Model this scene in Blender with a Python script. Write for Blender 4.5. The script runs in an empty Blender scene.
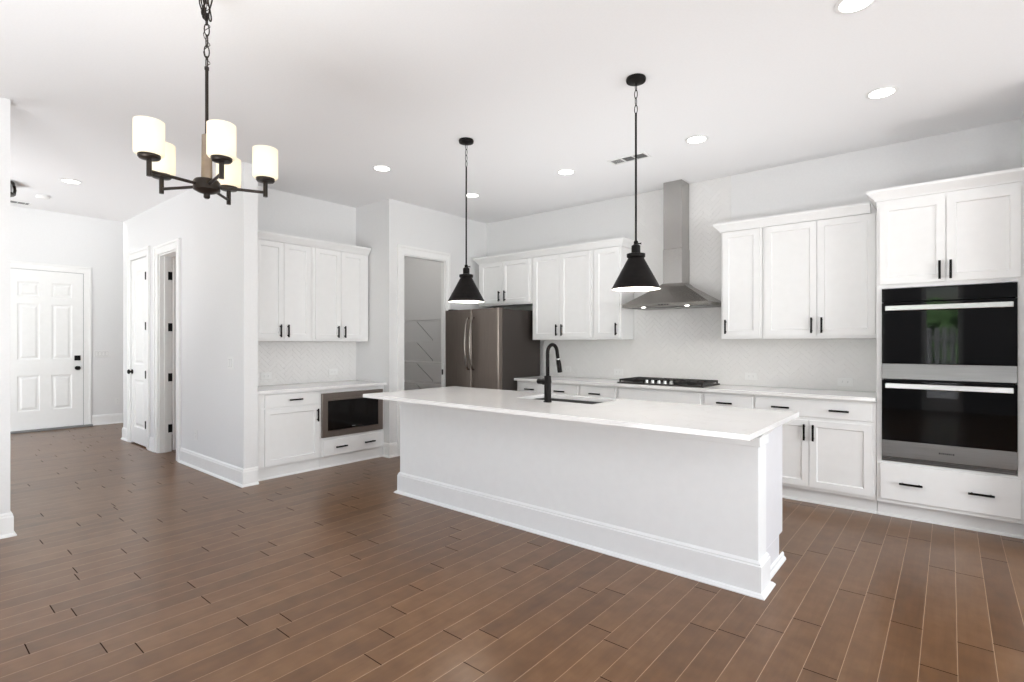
import bpy, bmesh, math, random
from mathutils import Vector, Matrix

# ------------------------------------------------------------------ scene, camera, world, lights, exposure
S = bpy.context.scene
COL = S.collection
R = math.radians
PI = math.pi
random.seed(7)

cam_d = bpy.data.cameras.new('camera')
cam = bpy.data.objects.new('camera', cam_d)
COL.objects.link(cam)
cam_d.sensor_fit = 'HORIZONTAL'
cam_d.sensor_width = 36.0
cam_d.lens = 36.0 * 526.0 / 1024.0
cam_d.shift_y = 1.9 / 1024.0
cam_d.clip_start = 0.05
cam.location = (0, 0, 1.345)
cam.rotation_euler = (R(90), 0, R(39.78))
S.camera = cam

vs = S.view_settings
vs.view_transform = 'Standard'
vs.look = 'None'
vs.gamma = 1.0
vs.use_curve_mapping = False
vs.exposure = -0.04
S.cycles.max_bounces = 12
S.cycles.diffuse_bounces = 7
S.cycles.glossy_bounces = 5
S.cycles.sample_clamp_indirect = 6.0

wd = bpy.data.worlds.new('sky')
S.world = wd
wd.use_nodes = True
wn = wd.node_tree
bg = wn.nodes['Background']
sky = wn.nodes.new('ShaderNodeTexSky')
sky.sky_type = 'NISHITA'
sky.sun_disc = False
sky.sun_elevation = R(42)
sky.sun_rotation = R(150)
wn.links.new(sky.outputs['Color'], bg.inputs['Color'])
bg.inputs['Strength'].default_value = 0.25


def area(name, loc, rot, sx, sy, power, color=(1, 1, 1)):
    d = bpy.data.lights.new(name, 'AREA')
    d.shape = 'RECTANGLE'
    d.size = sx
    d.size_y = sy
    d.energy = power
    d.color = color
    o = bpy.data.objects.new(name, d)
    COL.objects.link(o)
    o.location = loc
    o.rotation_euler = rot
    return o


P_EAST, P_FRONT, P_FOYER, P_LOUNGE, P_BOUNCE = 254, 7, 2, 1, 210
# daylight arriving through the window openings
area('daylight_east', (4.58, 1.75, 1.55), (0, R(105), 0), 2.3, 4.6, P_EAST, (0.95, 0.98, 1.0))
area('daylight_south', (-2.6, -3.48, 1.55), (R(90), 0, 0), 3.0, 2.3, P_FRONT, (0.97, 0.99, 1.0))
area('daylight_foyer', (-9.4, -2.58, 2.2), (R(90), 0, 0), 2.2, 3.2, P_FOYER, (1.0, 1.0, 1.0))
# added fill lamps behind the camera, standing in for flash bounced off the ceiling
area('bounce_fill', (-2.0, -1.2, 0.35), (R(172), 0, 0), 2.0, 1.8, P_BOUNCE * .58, (0.96, 0.98, 1.0))
area('bounce_fill', (1.75, -1.2, 0.35), (R(172), 0, 0), 1.6, 1.8, P_BOUNCE * .52, (0.96, 0.98, 1.0))
# another added fill, unseen in the lounge behind the left wall
area('bounce_fill', (-7.0, -1.0, 0.6), (R(180), R(-38), 0), 2.0, 1.4, 126, (0.97, 0.985, 1.0))


def uplight(name, loc, power, cone):
    d = bpy.data.lights.new(name, 'SPOT')
    d.energy = power
    d.spot_size = R(cone)
    d.spot_blend = 1.0
    d.shadow_soft_size = .2
    d.color = (0.97, 0.985, 1.0)
    o = bpy.data.objects.new(name, d)
    COL.objects.link(o)
    o.location = loc
    o.rotation_euler = (R(180), 0, 0)
    return o


# added upward fill spots, unseen behind the island, to brighten the ceiling
for x_ in (-3.55, -2.3, -1.05):
    uplight('aisle_fill', (x_, 4.2, .25), 56, 84)
sun_d = bpy.data.lights.new('sun', 'SUN')
sun_d.energy = 35
sun_d.angle = R(1)
sun_o = bpy.data.objects.new('sun', sun_d)
COL.objects.link(sun_o)
sun_o.rotation_euler = (R(-38), 0, 0)      # high sun from behind the house: it reaches the garden only
area('daylight_lounge', (-6.9, -2.58, 1.5), (R(90), 0, 0), 2.2, 2.2, P_LOUNGE, (1.0, 1.0, 1.0))

fl_d = bpy.data.lights.new('foyer_fill', 'POINT')  # added unseen light that brightens the entry wall
fl_d.energy = 28
fl_d.shadow_soft_size = .25
fl_o = bpy.data.objects.new('foyer_fill', fl_d)
COL.objects.link(fl_o)
fl_o.location = (-9.05, 2.0, 3.3)

# ------------------------------------------------------------------ materials


def mat(name, color, rough=0.5, metal=0.0, spec=0.5, emit=None, estr=0.0, coat=0.0, aniso=0.0):
    m = bpy.data.materials.new(name)
    m.use_nodes = True
    b = m.node_tree.nodes['Principled BSDF']
    b.inputs['Base Color'].default_value = (*color, 1)
    b.inputs['Roughness'].default_value = rough
    b.inputs['Metallic'].default_value = metal
    b.inputs['Specular IOR Level'].default_value = spec
    b.inputs['Coat Weight'].default_value = coat
    b.inputs['Anisotropic'].default_value = aniso
    if emit:
        b.inputs['Emission Color'].default_value = (*emit, 1)
        b.inputs['Emission Strength'].default_value = estr
    return m


def nd(m, t, **k):
    n = m.node_tree.nodes.new(t)
    for a, v in k.items():
        setattr(n, a, v)
    return n


def noise_tint(m, c1, c2, scale=(1, 1, 1), nscale=3.0, detail=4, bump=0.0, rough=None):
    """low-contrast procedural variation of the base colour (and bump)"""
    L = m.node_tree.links.new
    b = m.node_tree.nodes['Principled BSDF']
    tc = nd(m, 'ShaderNodeTexCoord')
    mp = nd(m, 'ShaderNodeMapping')
    mp.inputs['Scale'].default_value = scale
    L(tc.outputs['Object'], mp.inputs['Vector'])
    n = nd(m, 'ShaderNodeTexNoise')
    n.inputs['Scale'].default_value = nscale
    n.inputs['Detail'].default_value = detail
    L(mp.outputs['Vector'], n.inputs['Vector'])
    r = nd(m, 'ShaderNodeValToRGB')
    r.color_ramp.elements[0].color = (*c1, 1)
    r.color_ramp.elements[1].color = (*c2, 1)
    r.color_ramp.elements[0].position = 0.35
    r.color_ramp.elements[1].position = 0.65
    L(n.outputs['Fac'], r.inputs['Fac'])
    L(r.outputs['Color'], b.inputs['Base Color'])
    if bump:
        bp = nd(m, 'ShaderNodeBump')
        bp.inputs['Strength'].default_value = bump
        bp.inputs['Distance'].default_value = 0.002
        L(n.outputs['Fac'], bp.inputs['Height'])
        L(bp.outputs['Normal'], b.inputs['Normal'])
    if rough:
        mr = nd(m, 'ShaderNodeMapRange')
        mr.inputs['To Min'].default_value = rough[0]
        mr.inputs['To Max'].default_value = rough[1]
        L(n.outputs['Fac'], mr.inputs['Value'])
        L(mr.outputs['Result'], b.inputs['Roughness'])
    return m


M = {}
M['wall'] = noise_tint(mat('wall_paint', (.79, .79, .79), .6, spec=.3), (.77, .77, .77), (.785, .785, .785), nscale=60, bump=.05)
M['reflection_dark'] = noise_tint(mat('reflection_dark_paint', (.2, .2, .21), .6, spec=.3), (.2, .2, .21), (.215, .215, .225), nscale=60)  # unseen wall given a dark tone to keep the oven reflection dark
M['ceiling'] = noise_tint(mat('ceiling_paint', (.86, .86, .86), .8, spec=.2), (.855, .855, .86), (.87, .87, .875), nscale=80, bump=.05)
M['trim'] = noise_tint(mat('trim_paint', (.86, .86, .85), .35), (.855, .855, .845), (.87, .87, .86), nscale=20)
M['cab'] = noise_tint(mat('cabinet_paint', (.855, .855, .85), .38), (.85, .85, .845), (.865, .865, .86), nscale=15)
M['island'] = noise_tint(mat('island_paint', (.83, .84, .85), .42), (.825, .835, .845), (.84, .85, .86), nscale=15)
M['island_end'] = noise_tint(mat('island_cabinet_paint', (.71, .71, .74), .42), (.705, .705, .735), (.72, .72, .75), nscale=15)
M['lamplit_column'] = noise_tint(mat('lamplit_bronze', (.30, .24, .19), .38, metal=1.0), (.28, .225, .178), (.32, .26, .205), nscale=30)  # bronze made lighter: lamp reflections put into the colour
M['black'] = noise_tint(mat('matte_black_metal', (.008, .007, .0065), .42, metal=.0, spec=.12), (.006, .005, .005), (.010, .0085, .008), nscale=30)
M['bronze'] = noise_tint(mat('dark_bronze', (.02, .015, .012), .35, metal=.6), (.020, .015, .012), (.032, .024, .019), nscale=20)
M['shade_in'] = mat('white_enamel', (.9, .88, .84), .4, emit=(1, .95, .86), estr=.6)
M['steel'] = noise_tint(mat('brushed_steel', (.24, .235, .23), .34, metal=1.0, aniso=.6), (.225, .22, .217), (.26, .255, .25), scale=(1, 1, 120), nscale=4, rough=(.24, .36))
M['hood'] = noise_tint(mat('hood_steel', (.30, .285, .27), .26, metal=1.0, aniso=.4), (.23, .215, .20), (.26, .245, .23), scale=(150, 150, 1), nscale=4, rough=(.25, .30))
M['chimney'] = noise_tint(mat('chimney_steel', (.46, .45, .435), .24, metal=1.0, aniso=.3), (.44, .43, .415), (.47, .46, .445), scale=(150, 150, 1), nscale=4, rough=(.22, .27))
M['handle'] = mat('bright_steel', (.72, .72, .71), .28, metal=1.0)
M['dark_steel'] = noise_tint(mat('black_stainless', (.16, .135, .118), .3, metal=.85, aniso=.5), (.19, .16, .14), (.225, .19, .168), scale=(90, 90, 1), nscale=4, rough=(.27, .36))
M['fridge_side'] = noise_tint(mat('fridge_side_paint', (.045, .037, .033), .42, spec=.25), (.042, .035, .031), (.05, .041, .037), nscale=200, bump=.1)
M['fridge_handle'] = mat('fridge_handle_steel', (.26, .235, .215), .25, metal=1.0)
M['glass_black'] = mat('black_glass', (.002, .002, .0022), .03, spec=.3)
M['mw_glass'] = mat('microwave_glass', (.003, .002, .0018), .06, spec=.2)
M['iron'] = noise_tint(mat('cast_iron', (.012, .010, .010), .5), (.010, .008, .008), (.018, .015, .014), nscale=80)
M['gap'] = mat('matte_dark', (.02, .02, .02), .8)  # near-black base for appliance bodies, feet, covers and the oven mark
M['plate'] = mat('white_plastic', (.80, .80, .79), .35)
M['slot'] = mat('grey_plastic', (.30, .30, .30), .5)
M['vent'] = mat('vent_metal', (.80, .80, .79), .45)
M['vent_dark'] = mat('vent_throat', (.22, .22, .22), .8)
M['wire'] = mat('coated_wire', (.80, .80, .80), .35)
M['bracket'] = mat('grey_bracket', (.34, .34, .34), .5)
M['sink'] = mat('sink_steel', (.20, .195, .19), .35, metal=1.0)
M['lens'] = mat('lamp_lens', (1, 1, 1), .5, emit=(1, .985, .95), estr=6.0)
M['hood_lens'] = mat('hood_lamp_lens', (1, 1, 1), .5, emit=(1, .97, .9), estr=8.0)
M['bulb'] = mat('bulb_glow', (1, 1, 1), .5, emit=(1, .93, .82), estr=5.0)
M['paving'] = noise_tint(mat('pale_paving', (.3, .3, .3), .8), (.28, .28, .28), (.32, .32, .32), nscale=5)
M['lawn'] = noise_tint(mat('lawn_grass', (.12, .22, .08), .9), (.09, .18, .06), (.16, .28, .11), nscale=8)
M['deck'] = noise_tint(mat('grey_deck', (.3, .3, .31), .8), (.27, .27, .28), (.34, .34, .35), nscale=8)


def quartz():
    m = mat('white_quartz', (.86, .85, .84), .12, spec=.5)
    L = m.node_tree.links.new
    b = m.node_tree.nodes['Principled BSDF']
    tc = nd(m, 'ShaderNodeTexCoord')
    n1 = nd(m, 'ShaderNodeTexNoise')
    n1.inputs['Scale'].default_value = 1.6
    n1.inputs['Detail'].default_value = 6
    n1.inputs['Distortion'].default_value = 1.8
    L(tc.outputs['Object'], n1.inputs['Vector'])
    r = nd(m, 'ShaderNodeValToRGB')
    e = r.color_ramp.elements
    e[0].position = .0
    e[0].color = (.86, .85, .845, 1)
    e[1].position = 1.0
    e[1].color = (.87, .855, .85, 1)
    for p, c in ((.485, (.86, .85, .845)), (.5, (.83, .81, .80)), (.515, (.87, .86, .855))):
        x = e.new(p)
        x.color = (*c, 1)
    L(n1.outputs['Fac'], r.inputs['Fac'])
    L(r.outputs['Color'], b.inputs['Base Color'])
    return m


M['quartz'] = quartz()


def tile_mat():
    m = mat('glazed_tile', (.80, .79, .775), .18, spec=.5)
    L = m.node_tree.links.new
    b = m.node_tree.nodes['Principled BSDF']
    g = nd(m, 'ShaderNodeNewGeometry')
    r = nd(m, 'ShaderNodeValToRGB')
    r.color_ramp.elements[0].color = (.79, .782, .77, 1)
    r.color_ramp.elements[1].color = (.808, .80, .788, 1)
    L(g.outputs['Random Per Island'], r.inputs['Fac'])
    L(r.outputs['Color'], b.inputs['Base Color'])
    return m


M['tile'] = tile_mat()
M['grout'] = mat('pale_grout', (.76, .752, .738), .8)


def floor_mat():
    """random-length hand-scraped walnut boards running along Y, seams with their bevel glint painted pale"""
    m = mat('walnut_boards', (.1, .05, .03), .3, spec=.42)
    nt = m.node_tree
    L = nt.links.new
    b = nt.nodes['Principled BSDF']
    tc = nd(m, 'ShaderNodeTexCoord')
    sp = nd(m, 'ShaderNodeSeparateXYZ')
    L(tc.outputs['Object'], sp.inputs['Vector'])

    def math_(op, a, bb=None, c=None):
        n = nd(m, 'ShaderNodeMath', operation=op)
        for i, v in enumerate((a, bb, c)):
            if v is None:
                continue
            if isinstance(v, (int, float)):
                n.inputs[i].default_value = v
            else:
                L(v, n.inputs[i])
        return n.outputs[0]
    W = 0.1232
    xs = math_('DIVIDE', math_('ADD', sp.outputs['X'], 0.0985 + 40 * W), W)
    row = math_('FLOOR', xs)
    fx = math_('SUBTRACT', xs, row)
    wn1 = nd(m, 'ShaderNodeTexWhiteNoise', noise_dimensions='1D')
    L(row, wn1.inputs['W'])
    wl = nd(m, 'ShaderNodeTexWhiteNoise', noise_dimensions='1D')
    L(math_('ADD', row, 91.7), wl.inputs['W'])
    length = math_('ADD', math_('MULTIPLY', wl.outputs['Value'], .6), .85)
    ys = math_('ADD', math_('DIVIDE', math_('ADD', sp.outputs['Y'], 30.0), length), math_('MULTIPLY', wn1.outputs['Value'], 7.3))
    idx = math_('FLOOR', ys)
    fy = math_('SUBTRACT', ys, idx)
    cb = nd(m, 'ShaderNodeCombineXYZ')
    L(row, cb.inputs['X'])
    L(idx, cb.inputs['Y'])
    wn2 = nd(m, 'ShaderNodeTexWhiteNoise', noise_dimensions='3D')
    L(cb.outputs['Vector'], wn2.inputs['Vector'])
    rnd = wn2.outputs['Value']
    # grain
    mp = nd(m, 'ShaderNodeMapping')
    mp.inputs['Scale'].default_value = (26, 2.2, 1)
    ofs = nd(m, 'ShaderNodeVectorMath', operation='ADD')
    sc = nd(m, 'ShaderNodeVectorMath', operation='SCALE')
    L(wn2.outputs['Color'], sc.inputs[0])
    sc.inputs['Scale'].default_value = 9.0
    L(tc.outputs['Object'], ofs.inputs[0])
    L(sc.outputs['Vector'], ofs.inputs[1])
    L(ofs.outputs['Vector'], mp.inputs['Vector'])
    ng = nd(m, 'ShaderNodeTexNoise')
    ng.inputs['Scale'].default_value = 1.5
    ng.inputs['Detail'].default_value = 7
    ng.inputs['Roughness'].default_value = .6
    ng.inputs['Distortion'].default_value = .6
    L(mp.outputs['Vector'], ng.inputs['Vector'])
    nb = nd(m, 'ShaderNodeTexNoise')
    nb.inputs['Scale'].default_value = 9
    nb.inputs['Detail'].default_value = 5
    L(ofs.outputs['Vector'], nb.inputs['Vector'])
    fac = math_('ADD', math_('ADD', math_('ADD', math_('MULTIPLY', rnd, .20), .05), math_('MULTIPLY', ng.outputs['Fac'], .30)), math_('MULTIPLY', nb.outputs['Fac'], .45))
    r = nd(m, 'ShaderNodeValToRGB')
    e = r.color_ramp.elements
    e[0].position = .30
    e[0].color = (.100, .048, .0205, 1)
    e[1].position = .74
    e[1].color = (.205, .110, .053, 1)
    x = e.new(.52)
    x.color = (.150, .073, .031, 1)
    L(fac, r.inputs['Fac'])
    # long seams (light caught by the bevels, painted pale) and butt joints (dark)
    ex = math_('MINIMUM', fx, math_('SUBTRACT', 1.0, fx))
    seam = math_('LESS_THAN', ex, .0095)
    ey = math_('MULTIPLY', math_('MINIMUM', fy, math_('SUBTRACT', 1.0, fy)), length)
    butt = math_('LESS_THAN', ey, .0022)
    mx = nd(m, 'ShaderNodeMix', data_type='RGBA')
    L(seam, mx.inputs['Factor'])
    L(r.outputs['Color'], mx.inputs['A'])
    mx.inputs['B'].default_value = (.42, .285, .18, 1)
    mx2 = nd(m, 'ShaderNodeMix', data_type='RGBA')
    L(butt, mx2.inputs['Factor'])
    L(mx.outputs['Result'], mx2.inputs['A'])
    mx2.inputs['B'].default_value = (.025, .013, .009, 1)
    L(mx2.outputs['Result'], b.inputs['Base Color'])
    b.inputs['Roughness'].default_value = .285
    L(math_('MULTIPLY', math_('SUBTRACT', 1.0, butt), .42), b.inputs['Specular IOR Level'])
    # height: cupped boards, grooves, grain
    gro = nd(m, 'ShaderNodeMapRange', interpolation_type='SMOOTHSTEP')
    gro.inputs['From Max'].default_value = .05
    L(ex, gro.inputs['Value'])
    h = math_('ADD', gro.outputs['Result'], math_('MULTIPLY', ng.outputs['Fac'], .06))
    bp = nd(m, 'ShaderNodeBump')
    bp.inputs['Strength'].default_value = .2
    bp.inputs['Distance'].default_value = .0016
    L(h, bp.inputs['Height'])
    L(bp.outputs['Normal'], b.inputs['Normal'])
    return m


M['floor'] = floor_mat()


def shade_mat():
    m = bpy.data.materials.new('opal_glass')
    m.use_nodes = True
    nt = m.node_tree
    nt.nodes.remove(nt.nodes['Principled BSDF'])
    out = nt.nodes['Material Output']
    d = nd(m, 'ShaderNodeBsdfDiffuse')
    d.inputs['Color'].default_value = (.62, .60, .53, 1)
    t = nd(m, 'ShaderNodeBsdfTranslucent')
    t.inputs['Color'].default_value = (.84, .78, .65, 1)
    e = nd(m, 'ShaderNodeEmission')
    e.inputs['Color'].default_value = (1, .94, .82, 1)
    e.inputs['Strength'].default_value = .31
    mx = nd(m, 'ShaderNodeMixShader')
    mx.inputs[0].default_value = .5
    ad = nd(m, 'ShaderNodeAddShader')
    L = nt.links.new
    L(d.outputs[0], mx.inputs[1])
    L(t.outputs[0], mx.inputs[2])
    L(mx.outputs[0], ad.inputs[0])
    L(e.outputs[0], ad.inputs[1])
    L(ad.outputs[0], out.inputs['Surface'])
    return m


M['opal'] = shade_mat()


def glass_mat():
    m = mat('window_glass', (1, 1, 1), .0)
    b = m.node_tree.nodes['Principled BSDF']
    b.inputs['Transmission Weight'].default_value = 1.0
    b.inputs['IOR'].default_value = 1.02
    return m


M['glass'] = glass_mat()

# ------------------------------------------------------------------ mesh helpers
ORG = {}


class MB:
    """collects shapes in world coordinates and links them as ONE mesh object"""

    def __init__(self):
        self.bm = bmesh.new()

    def box(self, x0, x1, y0, y1, z0, z1):
        vv = [self.bm.verts.new((x, y, z)) for x in (x0, x1) for y in (y0, y1) for z in (z0, z1)]
        for f in ((0, 1, 3, 2), (4, 6, 7, 5), (0, 4, 5, 1), (2, 3, 7, 6), (0, 2, 6, 4), (1, 5, 7, 3)):
            self.bm.faces.new([vv[i] for i in f])
        return self

    def fbox(self, F, a0, a1, b0, b1, n0, n1):
        p, q = Vector(F(a0, b0, n0)), Vector(F(a1, b1, n1))
        return self.box(min(p.x, q.x), max(p.x, q.x), min(p.y, q.y), max(p.y, q.y), min(p.z, q.z), max(p.z, q.z))

    def loops(self, loops, cap0=True, cap1=True):
        ls = [[self.bm.verts.new(p) for p in l] for l in loops]
        n = len(ls[0])
        for a, b in zip(ls, ls[1:]):
            for i in range(n):
                self.bm.faces.new((a[i], a[(i + 1) % n], b[(i + 1) % n], b[i]))
        if cap0:
            self.bm.faces.new(ls[0][::-1])
        if cap1:
            self.bm.faces.new(ls[-1])
        return self

    def panel(self, F, a0, a1, b0, b1, steps):
        """rectangle lofted through (inset, n) steps: doors, drawer fronts, raised fields"""
        ls = []
        for ins, n in steps:
            ls.append([F(a0 + ins, b0 + ins, n), F(a1 - ins, b0 + ins, n), F(a1 - ins, b1 - ins, n), F(a0 + ins, b1 - ins, n)])
        return self.loops(ls)

    def prism(self, poly, mapf, t0, t1):
        return self.loops([[mapf(p[0], p[1], t0) for p in poly], [mapf(p[0], p[1], t1) for p in poly]])

    def lathe(self, prof, c, axis='z', seg=32, cap=True):
        ls = []
        for r, h in prof:
            l = []
            for i in range(seg):
                a = 2 * PI * i / seg
                u, v = r * math.cos(a), r * math.sin(a)
                p = (u, v, h) if axis == 'z' else ((h, u, v) if axis == 'x' else (v, h, u))
                l.append((c[0] + p[0], c[1] + p[1], c[2] + p[2]))
            ls.append(l)
        return self.loops(ls, cap, cap)

    def tube(self, pts, r, seg=10, closed=False):
        pts = [Vector(p) for p in pts]
        n = len(pts)
        rs = r if isinstance(r, (list, tuple)) else [r] * n
        ls = []
        up = None
        for i, p in enumerate(pts):
            if closed:
                t = pts[(i + 1) % n] - pts[i - 1]
            else:
                t = pts[min(i + 1, n - 1)] - pts[max(i - 1, 0)]
            t.normalize()
            if up is None:
                up = Vector((0, 0, 1)) if abs(t.z) < .9 else Vector((1, 0, 0))
            s = t.cross(up)
            s.normalize()
            w = s.cross(t)
            w.normalize()
            up = w
            ls.append([p + s * (rs[i] * math.cos(2 * PI * k / seg)) + w * (rs[i] * math.sin(2 * PI * k / seg)) for k in range(seg)])
        if closed:
            ls.append(ls[0])
            vs_ = [[self.bm.verts.new(p) for p in l] for l in ls[:-1]]
            m = len(vs_)
            for i in range(m):
                a, b = vs_[i], vs_[(i + 1) % m]
                for k in range(seg):
                    self.bm.faces.new((a[k], a[(k + 1) % seg], b[(k + 1) % seg], b[k]))
            return self
        return self.loops(ls)

    def build(self, name, m, parent=None, bevel=0.0, smooth=False, seg=2):
        bm = self.bm
        bmesh.ops.recalc_face_normals(bm, faces=bm.faces)
        o_ = ORG.get(parent.name, Vector((0, 0, 0))) if parent else None
        if parent is None:
            xs = [v.co for v in bm.verts]
            lo = Vector((min(v.x for v in xs), min(v.y for v in xs), min(v.z for v in xs)))
            hi = Vector((max(v.x for v in xs), max(v.y for v in xs), 0))
            o_ = Vector(((lo.x + hi.x) / 2, (lo.y + hi.y) / 2, lo.z))
        if name == 'floor':
            o_ = Vector((0, 0, 0))
        bmesh.ops.translate(bm, verts=bm.verts, vec=-o_)
        me = bpy.data.meshes.new(name)
        bm.to_mesh(me)
        bm.free()
        ob = bpy.data.objects.new(name, me)
        COL.objects.link(ob)
        if parent:
            ob.parent = parent
        else:
            ob.location = o_
        ORG[ob.name] = Vector(o_)
        me.materials.append(M[m] if isinstance(m, str) else m)
        if smooth:
            for p in me.polygons:
                p.use_smooth = True
            if smooth == 'angle':
                me.set_sharp_from_angle(angle=R(35))
        if bevel:
            bv = ob.modifiers.new('bevel', 'BEVEL')
            bv.width = bevel
            bv.segments = seg
            bv.limit_method = 'ANGLE'
            bv.angle_limit = R(40)
        return ob


def tag(o, label=None, cat=None, group=None, kind=None):
    for k, v in (('label', label), ('category', cat), ('group', group), ('kind', kind)):
        if v:
            o[k] = v
    return o


def thing(name, loc, label, cat, group=None):
    o = bpy.data.objects.new(name, None)
    o.empty_display_size = .05
    COL.objects.link(o)
    o.location = loc
    ORG[o.name] = Vector(loc)
    return tag(o, label, cat, group)


def copy_thing(root, loc, label, group=None):
    """a copy of a thing with copies of its parts and their sub-parts"""
    r = root.copy()
    COL.objects.link(r)
    r.location = loc
    r['label'] = label
    if group:
        r['group'] = group

    def rec(src, dst):
        for ch in list(src.children):
            c = ch.copy()
            COL.objects.link(c)
            c.parent = dst
            rec(ch, c)
    rec(root, r)
    return r


def FB(yf):   # front facing -Y (towards the camera side), a = X, b = Z
    return lambda a, b, n: (a, yf - n, b)


def FX(xf):   # front facing +X, a = Y, b = Z
    return lambda a, b, n: (xf + n, a, b)


def struct(mb, name, m, bevel=0.0):
    o = mb.build(name, m, None, bevel)
    o['kind'] = 'structure'
    return o


# ------------------------------------------------------------------ dimensions
H = 3.04
YW = 5.52      # kitchen back wall
YB = 4.95      # base cabinet faces
YU = 5.193     # upper door faces
XR = 0.413     # right wall
XP = -5.06     # pantry wall
XN = -5.735    # nook back wall
YH = 2.178     # hall wall
YH2 = 2.308
YP = 3.825     # nook right side wall
XE = -5.083    # end of the hall wall
XL = -5.03     # left wall face
YL = 0.58      # left wall end
XD = -8.90     # end of hall ceiling
XF = -10.73    # entry wall
YS = -3.5      # south wall
XEA = 4.6      # east wall

# ------------------------------------------------------------------ room shell
struct(MB().box(-11.2, 5.0, -3.8, 6.0, -.15, 0), 'floor', 'floor')
c = MB()
c.box(XD, 5.0, -3.8, 6.0, H, H + .12)
c.box(-11.2, XD, -3.8, 6.0, 4.5, 4.62)
struct(c, 'ceiling', 'ceiling')
struct(MB().box(XD - .02, XD + .1, -3.8, 6.0, H + .12, 4.5), 'wall_header', 'wall')
struct(MB().box(-7.2, .55, YW, YW + .14, 0, H), 'wall_back', 'wall')
struct(MB().box(XR, XR + .12, 4.72, YW, 0, H), 'wall_right', 'wall')
struct(MB().box(XR + .12, XEA + .15, 4.72, 4.86, 0, H), 'wall_breakfast', 'wall')
# east wall with a bank of tall windows
w = MB()
w.box(XEA, XEA + .15, YS, -.60, 0, H)
w.box(XEA, XEA + .15, 4.10, 4.72, 0, H)
w.box(XEA, XEA + .15, -.60, 4.10, 0, .38)
w.box(XEA, XEA + .15, -.60, 4.10, 2.72, H)
struct(w, 'wall_east', 'wall')
# south wall: garden door opening (seen mirrored in the oven glass) and a wide window
w = MB()
w.box(-4.15, -1.05, YS - .15, YS, 0, .38)
w.box(-4.15, -1.05, YS - .15, YS, 2.72, H)
w.box(XL - .13, -4.15, YS - .15, YS, 0, H)
w.box(-1.05, -.44, YS - .15, YS, 0, H)
w.box(-.44, .20, YS - .15, YS, 2.52, H)
w.box(.20, XEA + .15, YS - .15, YS, 0, H)
struct(w, 'wall_south', 'reflection_dark')
struct(MB().box(XL - .13, XL, YS, YL, 0, H), 'wall_left', 'wall')
# lounge/foyer south wall with two openings
w = MB()
w.box(XF, -10.55, -2.75, -2.6, 0, 4.5)
w.box(-10.55, -8.25, -2.75, -2.6, 0, .5)
w.box(-10.55, -8.25, -2.75, -2.6, 3.85, 4.5)
w.box(-8.25, -8.05, -2.75, -2.6, 0, 4.5)
w.box(-8.05, -5.75, -2.75, -2.6, 0, .35)
w.box(-8.05, -5.75, -2.75, -2.6, 2.65, H)
w.box(-5.75, XL - .13, -2.75, -2.6, 0, H)
struct(w, 'wall_lounge', 'wall')
# hall wall with a closet opening and a powder-room opening
D1a, D1b, D2a, D2b, DZ = -8.50, -7.84, -7.42, -6.79, 2.42
w = MB()
w.box(XD, D1a, YH, YH2, 0, H)
w.box(D1b, D2a, YH, YH2, 0, H)
w.box(D2b, XE, YH, YH2, 0, H)
w.box(D1a, D1b, YH, YH2, 2.455, H)
w.box(D2a, D2b, YH, YH2, DZ, H)
struct(w, 'wall_hall', 'wall')
struct(MB().box(XN - .12, XN, YH2, YP + .12, 0, H), 'wall_nook', 'wall')
struct(MB().box(-7.2, XP - .12, YP, YP + .12, 0, H).box(XP - .12, XP, YP, YP + .12, 0, H), 'wall_nook_side', 'wall')
PY0, PY1, PZ = 4.034, 4.715, 2.41
w = MB()
w.box(XP - .065, XP, YP + .12, PY0, 0, H)
w.box(XP - .065, XP, PY1, YW, 0, H)
w.box(XP - .065, XP, PY0, PY1, PZ, H)
struct(w, 'wall_pantry', 'wall')
struct(MB().box(-7.2, -7.08, YP + .12, YW, 0, H), 'wall_pantry_end', 'wall')
struct(MB().box(XD, XD + .12, YH2, 4.2, 0, 4.5), 'wall_powder', 'wall')
struct(MB().box(XF - .14, XF, -2.75, 4.2, 0, 4.5), 'wall_entry', 'wall')
struct(MB().box(XF, XD, 4.2, 4.34, 0, 4.5), 'wall_foyer', 'wall')


CROWN = [(-.03, 0), (.012, 0), (.016, .012), (.030, .030), (.052, .052), (.060, .060), (.060, .080), (-.03, .080)]


def crown_run(mb, path, z, prof=None):
    """crown moulding along a horizontal polyline of (x, y); outward is on the left of travel -> mitred"""
    pts = [Vector((p[0], p[1])) for p in path]
    n = len(pts)
    offs = []
    for i in range(n):
        ds = []
        if i > 0:
            ds.append((pts[i] - pts[i - 1]).normalized())
        if i < n - 1:
            ds.append((pts[i + 1] - pts[i]).normalized())
        ns = [Vector((d_.y, -d_.x)) for d_ in ds]
        if len(ns) == 1:
            offs.append(ns[0])
        else:
            q = ns[0] + ns[1]
            offs.append(q / (q.length_squared / 2))
    ls = []
    for i in range(n):
        ls.append([(pts[i].x + offs[i].x * o_, pts[i].y + offs[i].y * o_, z + h_) for o_, h_ in (prof or CROWN)])
    mb.loops(ls)
    return mb


BASE = [(0, 0), (.030, 0), (.030, .008), (.024, .018), (.016, .022), (.016, .135), (.012, .143), (.012, .153), (.004, .165), (0, .165)]


def baseboard(name, *paths):
    b_ = MB()
    for p in paths:
        crown_run(b_, p, 0, BASE)
    return struct(b_, name, 'trim')


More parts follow.
